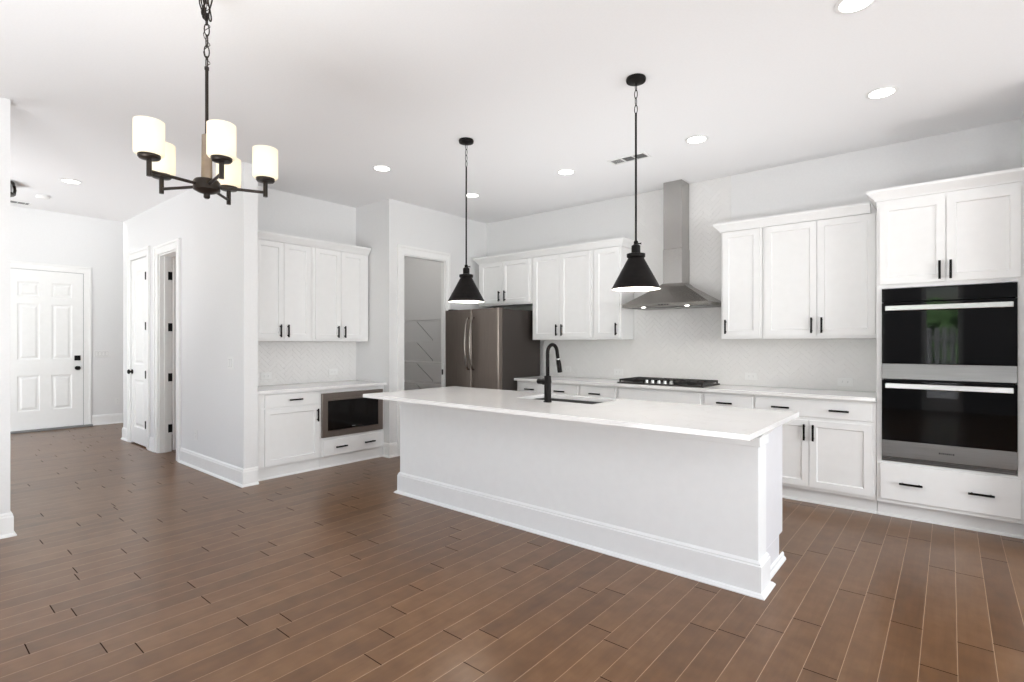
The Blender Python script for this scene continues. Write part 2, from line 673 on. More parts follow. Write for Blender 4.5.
baseboard('baseboard_hall', [(D2b + .11, YH), (XE, YH), (XE, YH2 - .001)], [(XD, YH), (D1a - .11, YH)], [(D1b + .11, YH), (D2a - .11, YH)])
baseboard('baseboard_left', [(XL, YL), (XL, YS)][::-1] + [(XL - .13, YL)])
baseboard('baseboard_pantry', [(-5.15, YP), (XP, YP), (XP, PY0 - .10)], [(XP, PY1 + .075), (XP, YW)])
baseboard('baseboard_entry', [(XF, 2.20), (XF, 4.2)], [(XF, -2.6), (XF, 1.07)])
baseboard('baseboard_right', [(XR, 4.93), (XR, 4.72), (XEA, 4.72)])


def casing(name, F, a0, a1, zt, wd_=.10, t=.02, wr=None):
    """door casing: two legs and a head, stepped profile"""
    wr = wr or wd_
    m_ = MB()
    m_.fbox(F, a0 - wd_, a0, 0, zt, 0, t)
    m_.fbox(F, a1, a1 + wr, 0, zt, 0, t)
    m_.fbox(F, a0 - wd_, a1 + wr, zt, zt + .10, 0, t)
    m_.fbox(F, a0 - wd_ - .008, a0 - wd_ + .022, 0, zt + .078, .0005, t + .010)
    m_.fbox(F, a1 + wr - .022, a1 + wr + .008, 0, zt + .078, .0005, t + .010)
    m_.fbox(F, a0 - wd_ - .008, a1 + wr + .008, zt + .078, zt + .108, .0005, t + .010)
    return struct(m_, name, 'trim', .003)


casing('trim_1', FB(YH), D1a, D1b, 2.455)
casing('trim_2', FB(YH), D2a, D2b, DZ)
casing('trim_3', FX(XP), PY0, PY1, PZ, .09, .018, .065)
casing('trim_4', FX(XF), 1.17, 2.095, 2.46, .09)
# jamb linings
j = MB()
j.box(D2a, D2a + .018, YH, YH2, 0, DZ).box(D2b - .018, D2b, YH, YH2, 0, DZ).box(D2a + .018, D2b - .018, YH, YH2, DZ - .018, DZ)
j.box(D2a + .018, D2a + .03, YH + .05, YH2 - .042, 0, DZ - .018)
struct(j, 'trim_5', 'trim', .002)
j = MB()
j.box(XP - .065, XP, PY0, PY0 + .012, 0, PZ).box(XP - .065, XP, PY1 - .012, PY1, 0, PZ).box(XP - .065, XP, PY0 + .012, PY1 - .012, PZ - .012, PZ)
struct(j, 'trim_6', 'trim', .002)


def hinge(parent, F, a, z, n0, n1, wd_=.034, hh=.10):
    h_ = MB()
    h_.fbox(F, a - wd_ / 2, a + wd_ / 2, z - hh / 2, z + hh / 2, n0, n1)
    h_.build('hinge', 'black', parent, .003)


def panel_door(name, F, a0, a1, z0, z1, cols, rows, t=.04, mname='trim', kind='structure'):
    """stile-and-rail door with raised fields; front face at n = 0, body behind"""
    m_ = MB()
    m_.fbox(F, a0, a1, z0, z1, -t, -.012)
    edges_a = [a0] + [x for c_ in cols for x in c_] + [a1]
    for k in range(0, len(edges_a), 2):
        m_.fbox(F, edges_a[k], edges_a[k + 1], z0, z1, -.012, 0)
    edges_b = [z0] + [x for r_ in rows for x in r_] + [z1]
    for c_ in cols:
        for k in range(0, len(edges_b), 2):
            m_.fbox(F, c_[0], c_[1], edges_b[k], edges_b[k + 1], -.012, 0)
        for r_ in rows:
            m_.panel(F, c_[0], c_[1], r_[0], r_[1], [(.0, -.013), (.0, -.004), (.014, -.011), (.03, -.011), (.055, -.002), (.056, -.002)])
    o = m_.build(name, mname, None)
    o['kind'] = kind
    ORG[o.name] = o.location.copy()
    return o


# front door (six panels, entry wall)
fd = panel_door('door_1', FX(XF + .022), 1.176, 2.088, .03, 2.452, [(1.31, 1.565), (1.70, 1.95)], [(.31, .85), (1.09, 1.94), (2.05, 2.27)])
FE = FX(XF + .022)
gap_line = MB().fbox(FE, 2.088, 2.0945, .03, 2.458, -.03, -.003).fbox(FE, 1.17, 2.088, 2.452, 2.458, -.03, -.003)  # dark strip painting the shaded gap beside and above the door
gap_line.build('gap_shade', 'slot', fd)
k = MB()
k.fbox(FE, 1.975, 2.05, 1.065, 1.145, 0, .03)
k.build('deadbolt', 'black', fd, .006)
k = MB()
k.lathe([(.032, 0), (.032, .012), (.014, .016), (.014, .04), (.03, .05), (.033, .065), (.02, .08)], FE(2.012, .945, 0), 'x', 20)
k.build('door_knob', 'black', fd, smooth='angle')
struct(MB().box(XF, XF + .09, 1.17, 2.2, 0, .028), 'trim_7', 'vent_dark', .004)

# closet door (closed, two panels)
cd = panel_door('door_2', FB(YH - .008), D1a + .008, D1b - .008, .02, 2.445, [(D1a + .135, D1b - .135)], [(.23, .86), (1.06, 2.29)])
k = MB()
k.lathe([(.03, 0), (.03, -.012), (.013, -.014), (.013, -.028), (.028, -.034), (.032, -.047), (.02, -.058)], (D1a + .06, YH - .008, .96), 'y', 20)
k.build('door_knob', 'black', cd, smooth='angle')
for z in (2.20, 1.56, .94, .30):
    hinge(cd, FB(YH - .008), D1b - .022, z, 0, .016, .03)
# powder-room door swung open into the room behind
od = panel_door('door_3', FX(D2a + .052), YH2 + .012, YH2 + .612, .02, 2.395, [(YH2 + .14, YH2 + .49)], [(.23, .86), (1.06, 2.24)])
for z in (2.172, 1.538, .92, .29):
    hinge(od, FX(D2a + .018), YH2 - .018, z, 0, .004, .05, .10)
struct(MB().box(XP - .05, XP - .025, PY1 - .016, PY1 - .012, .93, 1.0), 'trim_8', 'black')

# garden door and what lies outside it, behind the camera
g = MB()
ax0, ax1 = -.44, .20
DT = 2.52
g.box(ax0, ax0 + .08, YS - .10, YS - .05, 0, DT).box(ax1 - .08, ax1, YS - .10, YS - .05, 0, DT)
g.box(ax0 + .08, ax1 - .08, YS - .10, YS - .05, 0, .25).box(ax0 + .08, ax1 - .08, YS - .10, YS - .05, DT - .08, DT)
dg = struct(g, 'door_4', 'trim')
MB().box(ax0 + .08, ax1 - .08, YS - .078, YS - .072, .25, DT - .08).build('pane', 'glass', dg)
struct(MB().box(-14, 14, -30, YS - .16, -.3, -.16), 'ground_terrace', 'paving')
struct(MB().box(-3, 3, -7.0, YS - .16, -.16, -.03), 'ground_deck', 'deck')
fn = MB()
for i in range(40):
    fn.box(-3 + i * .15, -2.90 + i * .15, -7.0, -6.97, -.16, 1.72)
fn.box(-3, 3, -7.04, -7.0, .3, .39).box(-3, 3, -7.04, -7.0, 1.4, 1.49)
struct(fn, 'boundary_fence', 'deck')
hg = MB()
rh = random.Random(3)
for i in range(110):
    hx_, hz_, hr_ = rh.uniform(-3.2, 3.2), rh.uniform(.2, 2.2), rh.uniform(.35, .7)
    hy2 = -14 + rh.uniform(-.8, .8)
    hg.lathe([(.05 * hr_, -hr_), (.6 * hr_, -.8 * hr_), (hr_, -.1 * hr_), (.75 * hr_, .6 * hr_), (.1 * hr_, .95 * hr_)], (hx_, hy2, hz_ + .25), 'z', 9)
struct(hg, 'boundary_hedge', 'lawn')


def window_frame(name, F, a0, a1, z0, z1, n):
    g_ = MB()
    g_.fbox(F, a0, a0 + .06, z0, z1, -.1, -.04).fbox(F, a1 - .06, a1, z0, z1, -.1, -.04)
    g_.fbox(F, a0 + .06, a1 - .06, z0, z0 + .06, -.1, -.04).fbox(F, a0 + .06, a1 - .06, z1 - .06, z1, -.1, -.04)
    wd2 = (a1 - a0) / n
    for i in range(1, n):
        g_.fbox(F, a0 + wd2 * i - .04, a0 + wd2 * i + .04, z0 + .06, z1 - .06, -.1, -.04)
    g_.fbox(F, a0 + .06, a1 - .06, (z0 + z1) / 2 - .02, (z0 + z1) / 2 + .02, -.1, -.04)
    return struct(g_, name, 'trim')


FWE = lambda a, b_, n: (XEA - n, a, b_)
FWS = lambda a, b_, n: (a, YS + n, b_)
window_frame('window_1', FWE, -.60, 4.10, .38, 2.72, 5)
window_frame('window_2', FWS, -4.15, -1.05, .38, 2.72, 3)

# ------------------------------------------------------------------ cabinet building blocks
SHAKER = [(0, -.019), (0, 0), (.052, 0), (.058, -.012), (.0585, -.012)]
SLAB = [(0, -.019), (0, -.002), (.003, 0), (.0031, 0)]


def bar_pull(parent, F, a, b_, length, vertical, n0=0.0, m='black'):
    """flat bar pull on two posts"""
    h_ = MB()
    L2 = length / 2
    if vertical:
        h_.fbox(F, a - .0075, a + .0075, b_ - L2, b_ + L2, n0 + .022, n0 + .034)
        for s in (-1, 1):
            h_.fbox(F, a - .006, a + .006, b_ + s * (L2 - .02) - .006, b_ + s * (L2 - .02) + .006, n0, n0 + .026)
    else:
        h_.fbox(F, a - L2, a + L2, b_ - .0075, b_ + .0075, n0 + .022, n0 + .034)
        for s in (-1, 1):
            h_.fbox(F, a + s * (L2 - .02) - .006, a + s * (L2 - .02) + .006, b_ - .006, b_ + .006, n0, n0 + .026)
    return h_.build('pull_handle', m, parent, .002)


def door(parent, F, a0, a1, z0, z1, pull=None, mname='cab', L=.135):
    d_ = MB().panel(F, a0, a1, z0, z1, SHAKER).build('door', mname, parent, .0015)
    if pull:
        bar_pull(d_, F, pull[0], pull[1], L, True)
    return d_


def drawer(parent, F, a0, a1, z0, z1, pulls=(), mname='cab', L=.14, name='drawer'):
    d_ = MB().panel(F, a0, a1, z0, z1, SLAB).build(name, mname, parent)
    for a in pulls:
        bar_pull(d_, F, a, (z0 + z1) / 2, L, False)
    return d_


def body(parent, F, a0, a1, z0, z1, depth, face=-.019, mname='cab', name='cabinet_box'):
    return MB().fbox(F, a0, a1, z0, z1, face - depth, face).build(name, mname, parent, .0015)


def toe(parent, F, a0, a1, inset, depth, z1=.12, mname='cab'):
    t_ = MB().fbox(F, a0, a1, 0, z1, -inset - depth, -inset)
    prof = [(0, 0), (.014, 0), (.012, .010), (.004, .016), (0, .018)]
    t_.prism(prof, lambda n, b_, tt: F(tt, b_, n - inset), a0, a1)
    return t_.build('toe_kick', mname, parent)


FBU, FBB = FB(YU), FB(YB)

# ------------------------------------------------------------------ back wall: upper cabinets
UZ0, UZ1 = 1.408, 2.405          # doors
UB0, UB1 = 1.383, 2.410           # boxes
UD = YW - YU - .030              # box depth
G_UP = 'white upper cabinets along the range wall'
t = thing('upper_cabinet', (-4.45, YU, 1.837), 'short white two-door wall cabinet above the refrigerator', 'cabinet', G_UP)
body(t, FBU, -4.925, -4.008, 1.837, UB1, UD)
door(t, FBU, -4.885, -4.4895, 1.862, UZ1, (-4.535, 1.955))
door(t, FBU, -4.4845, -4.051, 1.862, UZ1, (-4.437, 1.955))
MB().fbox(FBU, XP + .002, -4.928, 1.837, UB1, -.28, -.22).build('filler_strip', 'cab', t)
t = thing('upper_cabinet', (-3.58, YU, UB0), 'tall white two-door wall cabinet between refrigerator and range hood', 'cabinet', G_UP)
body(t, FBU, -4.005, -3.134, UB0, UB1, UD)
door(t, FBU, -3.981, -3.5860, UZ0, UZ1, (-3.622, 1.498))
door(t, FBU, -3.5810, -3.164, UZ0, UZ1, (-3.545, 1.498))
t = thing('upper_cabinet', (-2.95, YU, UB0), 'narrow white single-door wall cabinet immediately left of the range hood', 'cabinet', G_UP)
body(t, FBU, -3.131, -2.776, UB0, UB1, UD)
door(t, FBU, -3.104, -2.792, UZ0, UZ1, (-2.825, 1.498))
t = thing('upper_cabinet', (-1.52, YU, UB0), 'narrow white single-door wall cabinet immediately right of the range hood', 'cabinet', G_UP)
body(t, FBU, -1.702, -1.332, UB0, UB1, UD)
door(t, FBU, -1.682, -1.353, UZ0, UZ1, (-1.652, 1.498))
t = thing('upper_cabinet', (-.88, YU, UB0), 'tall white two-door wall cabinet beside the double oven tower', 'cabinet', G_UP)
body(t, FBU, -1.329, -.441, UB0, UB1, UD)
door(t, FBU, -1.305, -0.8885, UZ0, UZ1, (-.925, 1.498))
door(t, FBU, -0.8835, -.469, UZ0, UZ1, (-.848, 1.498))
cr = MB()
crown_run(cr, [(-4.925, YW - .012), (-4.925, YU + .019), (-2.776, YU + .019), (-2.776, YW - .012)], UB1 + .0015)
tag(cr.build('crown_molding', 'cab'), 'white crown moulding capping the cabinets left of the range hood', 'molding', 'cabinet crown mouldings')
cr = MB()
crown_run(cr, [(-1.702, YW - .012), (-1.702, YU + .019), (-.502, YU + .019)], UB1 + .0015)
tag(cr.build('crown_molding', 'cab'), 'white crown moulding capping the cabinets between hood and oven tower', 'molding', 'cabinet crown mouldings')

# ------------------------------------------------------------------ back wall: base cabinets
G_BA = 'white base cabinets along the range wall'
BD = YW - YB - .030
BT, BBm = .888, .118


def base_unit(a0, a1, label, fronts):
    t_ = thing('base_cabinet', ((a0 + a1) / 2, YB, 0), label, 'cabinet', G_BA)
    body(t_, FBB, a0, a1, BBm, BT, BD)
    toe(t_, FBB, a0, a1, .075, BD - .06)
    fronts(t_)
    return t_


def _u1(t_):
    drawer(t_, FBB, -4.025, -3.18, .728, .862, (-3.837, -3.407))
    door(t_, FBB, -4.025, -3.6045, .145, .70, (-3.64, .60))
    door(t_, FBB, -3.5995, -3.18, .145, .70, (-3.565, .60))


def _u2(t_):
    drawer(t_, FBB, -3.134, -2.712, .728, .862, (-2.947,))
    door(t_, FBB, -3.134, -2.712, .145, .70, (-2.745, .60))


def _u3(t_):
    drawer(t_, FBB, -2.668, -1.812, .728, .862, (), name='false_front')
    door(t_, FBB, -2.668, -2.2425, .145, .70, (-2.28, .60))
    door(t_, FBB, -2.2375, -1.812, .145, .70, (-2.20, .60))


def _u4(t_):
    drawer(t_, FBB, -1.772, -1.345, .728, .862, (-1.584,))
    door(t_, FBB, -1.772, -1.345, .145, .70, (-1.38, .60))


def _u5(t_):
    drawer(t_, FBB, -1.321, -.468, .728, .862, (-1.117, -.687))
    door(t_, FBB, -1.321, -0.9045, .145, .70, (-.936, .60))
    door(t_, FBB, -0.8995, -.468, .145, .70, (-.870, .60))


base_unit(-4.055, -3.160, 'white base cabinet with a wide drawer beside the refrigerator', _u1)
base_unit(-3.157, -2.692, 'narrow white base cabinet with one drawer left of the cooktop', _u2)
base_unit(-2.689, -1.795, 'white base cabinet with a plain front directly under the cooktop', _u3)
base_unit(-1.792, -1.336, 'narrow white base cabinet with one drawer right of the cooktop', _u4)
base_unit(-1.333, -.441, 'white base cabinet with two doors and two-handled drawer next to the ovens', _u5)
ct = MB().box(-4.06, -.441, 4.912, YW - .0095, .890, .920)
tag(ct.build('countertop', 'quartz', None, .002), 'long white quartz countertop running along the range wall', 'countertop', 'white quartz worktops')

# ------------------------------------------------------------------ double oven tower
t = thing('oven_cabinet', (-.013, YB, 0), 'tall white oven tower cabinet with a drawer below and doors above', 'cabinet')
cb = MB()
cb.fbox(FBB, -.4375, -.404, .118, 2.44, -.55, -.006).fbox(FBB, .354, XR - .002, .118, 2.44, -.55, -.006)
cb.fbox(FBB, -.404, .354, .118, .440, -.55, -.006).fbox(FBB, -.404, .354, 1.762, 2.44, -.55, -.006)
cb.fbox(FBB, -.404, .354, .440, 1.762, -.55, -.52)
cb.build('cabinet_box', 'cab', t, .0015)
FT = FB(YB - .013)
toe(t, FBB, -.4375, XR - .003, .075, .46)
drawer(t, FT, -.413, .372, .148, .42, (-.225, .168))
door(t, FT, -.416, -0.0245, 1.793, 2.408, (-.058, 1.876))
door(t, FT, -0.0195, .371, 1.793, 2.408, (.004, 1.876))
cr = MB()
crown_run(cr, [(-.4375, YW - .012), (-.4375, YB + .006), (XR - .003, YB + .006)], 2.4405)
cr.build('crown_molding', 'cab', t)

ov = thing('double_oven', (-.025, YB, .444), 'built-in stainless double wall oven with black glass doors', 'oven')
FO = FB(YB + .012)
MB().fbox(FO, -.395, .345, .455, 1.745, -.48, 0).build('oven_body', 'gap', ov)
du = MB().fbox(FO, -.403, .353, 1.188, 1.650, .0, .034).build('upper_door', 'glass_black', ov, .003)
MB().fbox(FO, -.403, .353, 1.655, 1.757, .0, .030).build('control_panel', 'glass_black', ov, .003)
MB().fbox(FO, -.403, .353, 1.070, 1.188, .0, .036).build('steel_band', 'steel', du, .003)
dl_ = MB().fbox(FO, -.403, .353, .604, 1.060, .0, .034).build('lower_door', 'glass_black', ov, .003)
sb = MB().fbox(FO, -.403, .353, .478, .604, .0, .036).build('steel_band', 'steel', dl_, .003)
# small maker's mark: a row of tiny strokes
lg = MB()
xx = -.062
for wch in (.009, .004, .009, .006, .009, .008, .004, .009):
    lg.fbox(FO, xx, xx + wch, .535, .547, .036, .0366)
    xx += wch + .004
lg.build('maker_mark', 'gap', sb)
for zc, par in ((1.606, du), (1.022, dl_)):
    hb = MB()
    hb.fbox(FO, -.378, .330, zc - .019, zc + .019, .072, .088)
    for s_ in (-.355, .300):
        hb.fbox(FO, s_, s_ + .022, zc - .012, zc + .012, .034, .074)
    hb.build('handle_bar', 'handle', par, .004)
vt = MB()
for i in range(3):
    vt.fbox(FO, -.398, .348, .444 + i * .011, .450 + i * .011, 0, .024)
vt.build('vent_trim', 'steel', ov, .001)

# ------------------------------------------------------------------ herringbone backsplash


def clip(poly, ax, val, keep_less):
    out = []
    for i in range(len(poly)):
        p, q = poly[i], poly[(i + 1) % len(poly)]
        ip = (p[ax] <= val) if keep_less else (p[ax] >= val)
        iq = (q[ax] <= val) if keep_less else (q[ax] >= val)
        if ip:
            out.append(p)
        if ip != iq:
            s = (val - p[ax]) / (q[ax] - p[ax])
            out.append((p[0] + s * (q[0] - p[0]), p[1] + s * (q[1] - p[1])))
    return out


def herringbone(mb, F, bounds, pick, W=.043, g=.002, n0=.004, n1=.008):
    """45 degree herringbone; pick(x0, x1) names the regions a tile spanning x0..x1 is trimmed to"""
    Lg = 3 * W
    c45 = math.sqrt(.5)
    A0, A1, B0, B1 = bounds
    cx, cz = (A0 + A1) / 2, (B0 + B1) / 2
    rad = max(A1 - A0, B1 - B0)
    N = int(rad / W) + 6
    for i in range(-N, N):
        for j in range(-N // 3 - 2, N // 3 + 3):
            ox, oy = i * W + j * Lg, i * W - j * Lg
            for x0, y0, dx, dy in ((ox, oy, Lg, W), (ox + Lg, oy + W - Lg, W, Lg)):
                q = [(x0 + g / 2, y0 + g / 2), (x0 + dx - g / 2, y0 + g / 2), (x0 + dx - g / 2, y0 + dy - g / 2), (x0 + g / 2, y0 + dy - g / 2)]
                q = [(cx + (x - y) * c45, cz + (x + y) * c45) for x, y in q]
                xa, xb = min(p[0] for p in q), max(p[0] for p in q)
                za, zb = min(p[1] for p in q), max(p[1] for p in q)
                for r in pick(xa, xb):
                    if xb < r[0] or xa > r[1] or zb < r[2] or za > r[3]:
                        continue
                    k_ = q
                    for ax, val, less in ((0, r[0], False), (0, r[1], True), (1, r[2], False), (1, r[3], True)):
                        k_ = clip(k_, ax, val, less) if len(k_) > 2 else []
                    k2 = []
                    for p in k_:
                        if not k2 or (abs(p[0] - k2[-1][0]) + abs(p[1] - k2[-1][1])) > 1e-5:
                            k2.append(p)
                    if len(k2) > 2 and (abs(k2[0][0] - k2[-1][0]) + abs(k2[0][1] - k2[-1][1])) < 1e-5:
                        k2.pop()
                    if len(k2) > 2:
                        mb.prism(k2, lambda a, b_, n: F(a, b_, n), n0, n1)
    return mb


FW = FB(YW - .0012)
strip, tall, above = (-4.06, -.442, .9215, 1.3815), (-2.774, -1.704, .9215, H - .002), (-2.774, -1.704, 1.3815, H - .002)


def pick_range(xa, xb):
    if xa >= tall[0] and xb <= tall[1]:
        return [tall]
    if xb < tall[0] or xa > tall[1]:
        return [strip]
    return [strip, above]


t = thing('tile_backsplash', (-2.2, YW, .92), 'white herringbone tile backsplash on the range wall behind the hood', 'backsplash', 'herringbone backsplashes')
gb = MB()
for r in (strip, above):
    gb.fbox(FW, r[0], r[1], r[2], r[3], .0, .0055)
gb.build('grout_bed', 'grout', t)
herringbone(MB(), FW, (-4.4, -.1, .6, 3.3), pick_range).build('tiles', 'tile', t)
FN = FX(XN + .0012)
regn = (YH2 + .002, YP - .002, .8805, 1.3615)
t = thing('tile_backsplash', (XN, 3.1, .88), 'white tile backsplash in the nook above the microwave counter', 'backsplash', 'herringbone backsplashes')
MB().fbox(FN, *regn, 0, .0055).build('grout_bed', 'grout', t)
herringbone(MB(), FN, (2.0, 4.2, .6, 1.7), lambda a, b_: [regn]).build('tiles', 'tile', t)

# ------------------------------------------------------------------ range hood
hx0, hx1, hy0, hy1 = -2.652, -1.752, 5.0, YW - .0102
t = thing('range_hood', (-2.2, YW, 1.712), 'stainless pyramid range hood with chimney rising to the ceiling', 'range hood')
cx0, cx1, cy0 = -2.332, -2.132, 5.305
hb = MB()
lp = lambda x0, x1, y0, y1, z: [(x0, y0, z), (x1, y0, z), (x1, y1, z), (x0, y1, z)]
hb.loops([lp(hx0 + .012, hx1 - .012, hy0 + .012, hy1, 1.7145), lp(hx0 + .012, hx1 - .012, hy0 + .012, hy1, 1.712), lp(hx0, hx1, hy0, hy1, 1.712),
          lp(hx0, hx1, hy0, hy1, 1.744), lp(cx0 - .05, cx1 + .05, cy0 - .03, hy1, 1.935), lp(cx0 - .012, cx1 + .012, cy0 - .008, hy1, 1.968)], True, True)
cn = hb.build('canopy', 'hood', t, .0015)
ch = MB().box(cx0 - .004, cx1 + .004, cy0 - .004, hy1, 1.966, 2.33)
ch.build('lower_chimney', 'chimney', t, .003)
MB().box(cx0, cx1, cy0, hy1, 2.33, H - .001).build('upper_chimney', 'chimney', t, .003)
bt = MB()
for i in range(4):
    bt.box(-2.25 + i * .03, -2.235 + i * .03, hy0 - .003, hy0, 1.722, 1.734)
bt.build('control_buttons', 'black', cn)
for i, hx in enumerate((-2.44, -1.98)):
    l_ = MB().lathe([(.021, 0), (.021, -.005), (.016, -.007)], (hx, hy0 + .06, 1.7145), 'z', 16)
    l_.build('lamp', 'hood_lens', cn)
    d_ = bpy.data.lights.new('hood_lamp', 'SPOT')
    d_.energy = 7
    d_.spot_size = R(120)
    d_.spot_blend = .8
    d_.shadow_soft_size = .03
    d_.color = (1, .95, .86)
    lo = bpy.data.objects.new('hood_lamp', d_)
    COL.objects.link(lo)
    lo.parent = t
    lo.location = Vector((hx, hy0 + .06, 1.700)) - ORG[t.name]
fl = MB()
for x0 in (-2.62, -2.19):
    fl.box(x0, x0 + .40, hy0 + .16, hy1 - .03, 1.709, 1.7145)
fl.build('grease_filters', 'steel', cn, .002)

# ------------------------------------------------------------------ cooktop
ck = thing('gas_cooktop', (-2.22, 5.2, .92), 'black gas cooktop with cast iron grates set in the range wall counter', 'cooktop')
kx0, kx1, ky0, ky1 = -2.705, -1.795, 4.985, 5.46
MB().box(kx0, kx1, ky0, ky1, .9205, .934).build('cooktop_pan', 'iron', ck, .003)
for gx0, gx1 in ((kx0 + .015, kx0 + .30), (kx0 + .315, kx1 - .315), (kx1 - .30, kx1 - .015)):
    g = MB()
    gy0 = ky0 + (.13 if abs((gx0 + gx1) / 2 - (kx0 + kx1) / 2) < .05 else .02)
    for y in (gy0, (gy0 + ky1) / 2, ky1 - .03):
        g.box(gx0, gx1, y, y + .014, .946, .966)
    for i in range(5):
        x = gx0 + (gx1 - gx0 - .012) * i / 4
        g.box(x, x + .012, gy0, ky1 - .016, .946, .966)
    for x in (gx0, gx1 - .014):
        for y in (gy0, ky1 - .03):
            g.box(x, x + .014, y, y + .014, .934, .950)
    g.build('burner_grate', 'iron', ck, .002)
for bx, by, br in ((-2.55, 5.12, .04), (-2.55, 5.34, .05), (-2.25, 5.27, .06), (-1.95, 5.12, .05), (-1.95, 5.34, .04)):
    MB().lathe([(br, .930), (br, .940), (br * .8, .944), (br * .8, .948), (br * .4, .950)], (bx, by, 0), 'z', 20).build('burner', 'iron', ck, smooth='angle')
for i in range(5):
    kb = MB().lathe([(.024, .930), (.024, .936), (.019, .938), (.017, .962), (.012, .965)], (-2.395 + i * .066, ky0 + .055, 0), 'z', 20)
    kb.build('control_knob', 'handle', ck, smooth='angle')

# ------------------------------------------------------------------ refrigerator
fr = thing('refrigerator', (-4.52, 5.05, 0), 'dark stainless french door refrigerator beside the pantry wall', 'refrigerator')
fx0, fx1, fy0 = -4.977, -4.070, 4.632
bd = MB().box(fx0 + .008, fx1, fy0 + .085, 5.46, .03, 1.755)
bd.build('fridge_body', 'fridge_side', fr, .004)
for x in (fx0 + .05, fx1 - .1):
    for y in (fy0 + .12, 5.38):
        MB().box(x, x + .05, y, y + .05, 0, .03).build('foot', 'gap', fr)


def rounded_front(x0, x1, z0, z1):
    """door slab with softly rounded front edges"""
    pts = []
    r_ = .022
    pts.append((x0, fy0 + .078))
    for k_ in range(6):
        a = PI - k_ * (PI / 2) / 5
        pts.append((x0 + r_ + r_ * math.cos(a), fy0 + r_ - r_ * math.sin(a)))
    for k_ in range(6):
        a = PI / 2 - k_ * (PI / 2) / 5
        pts.append((x1 - r_ + r_ * math.cos(a), fy0 + r_ - r_ * math.sin(a)))
    pts.append((x1, fy0 + .078))
    return MB().prism(pts, lambda a, b_, tt: (a, b_, tt), z0, z1)


xm = -4.505
ld = rounded_front(fx0, xm - .003, .66, 1.757).build('door', 'dark_steel', fr, smooth='angle')
rd = rounded_front(xm + .003, fx1, .66, 1.757).build('door', 'dark_steel', fr, smooth='angle')
dw = rounded_front(fx0, fx1, .06, .645).build('freezer_drawer', 'dark_steel', fr, smooth='angle')
for hx_, par in ((xm - .042, ld), (xm + .042, rd)):
    pts = []
    for i in range(17):
        s = i / 16
        z = 1.02 + s * .63
        n = .018 + .055 * math.sin(PI * s) ** .6
        pts.append((hx_, fy0 - n, z))
    pts = [(hx_, fy0 + .002, 1.02)] + pts + [(hx_, fy0 + .002, 1.65)]
    MB().tube(pts, .0125, 10).build('handle', 'fridge_handle', par, smooth=True)
pts = [(-4.85, fy0 + .002, .56), (-4.85, fy0 - .045, .56), (-4.19, fy0 - .045, .56), (-4.19, fy0 + .002, .56)]
MB().tube(pts, .0125, 10).build('handle', 'fridge_handle', dw)
for x in (fx0 + .03, fx1 - .10):
    MB().box(x, x + .07, fy0 + .03, fy0 + .14, 1.757, 1.772).build('hinge_cover', 'gap', fr, .004)

# ------------------------------------------------------------------ island
isl = thing('kitchen_island', (-2.3, 3.25, 0), 'long white kitchen island base with baseboard in the middle of the floor', 'kitchen island')
ix0, ix1, iy0 = -3.80, -.783, 2.99
kb_ = MB().box(ix0, ix1, iy0, 3.145, 0, .883)
kb_.build('knee_wall', 'island', isl, .002)
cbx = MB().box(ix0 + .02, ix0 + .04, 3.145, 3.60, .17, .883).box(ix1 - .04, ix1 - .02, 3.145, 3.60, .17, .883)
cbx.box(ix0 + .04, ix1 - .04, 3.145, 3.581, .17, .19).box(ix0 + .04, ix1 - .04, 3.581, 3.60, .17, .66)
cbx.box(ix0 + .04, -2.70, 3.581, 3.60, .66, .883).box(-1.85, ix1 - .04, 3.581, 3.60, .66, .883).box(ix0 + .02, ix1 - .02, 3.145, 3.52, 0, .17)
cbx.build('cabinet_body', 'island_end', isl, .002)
fz = MB()
fz.box(ix0 - .012, ix1 + .012, iy0 - .016, 3.145 + .004, .792, .8832)
prof = [(0, .8832), (.040, .8832), (.034, .870), (.016, .846), (.012, .842), (0, .842)]
fz.prism(prof, lambda n, b_, tt: (ix1 + n, tt, b_), iy0 - .016, 3.19)
fz.prism(prof, lambda n, b_, tt: (ix0 - n, tt, b_), iy0 - .016, 3.19)
fz.build('frieze_board', 'island', isl, .002)
bb = MB()


IB = [(0, 0), (.040, 0), (.040, .006), (.028, .018), (.018, .022), (.018, .158), (.013, .164), (.013, .172), (.003, .184), (0, .184)]
crown_run(bb, [(ix0 + .02, 3.145), (ix0, 3.145), (ix0, iy0), (ix1, iy0), (ix1, 3.145), (ix1 - .02, 3.145)], 0, IB)
prof2 = [(0, 0), (.022, 0), (.020, .012), (.010, .022), (.010, .040), (0, .048)]
bb.prism(prof2, lambda n, b_, tt: (ix1 - .02 + n, tt, b_), 3.185, 3.60)
bb.prism(prof2, lambda n, b_, tt: (ix0 + .02 - n, tt, b_), 3.185, 3.60)
bb.build('baseboard', 'island', isl, .001)
# kitchen-side doors of the island
FI = lambda a, b_, n: (a, 3.619 + n, b_)
for i in range(6):
    a0 = ix0 + .05 + i * .487
    door(isl, FI, a0, a0 + .47, .20, .86, (a0 + (.44 if i % 2 == 0 else .03), .76), 'island')

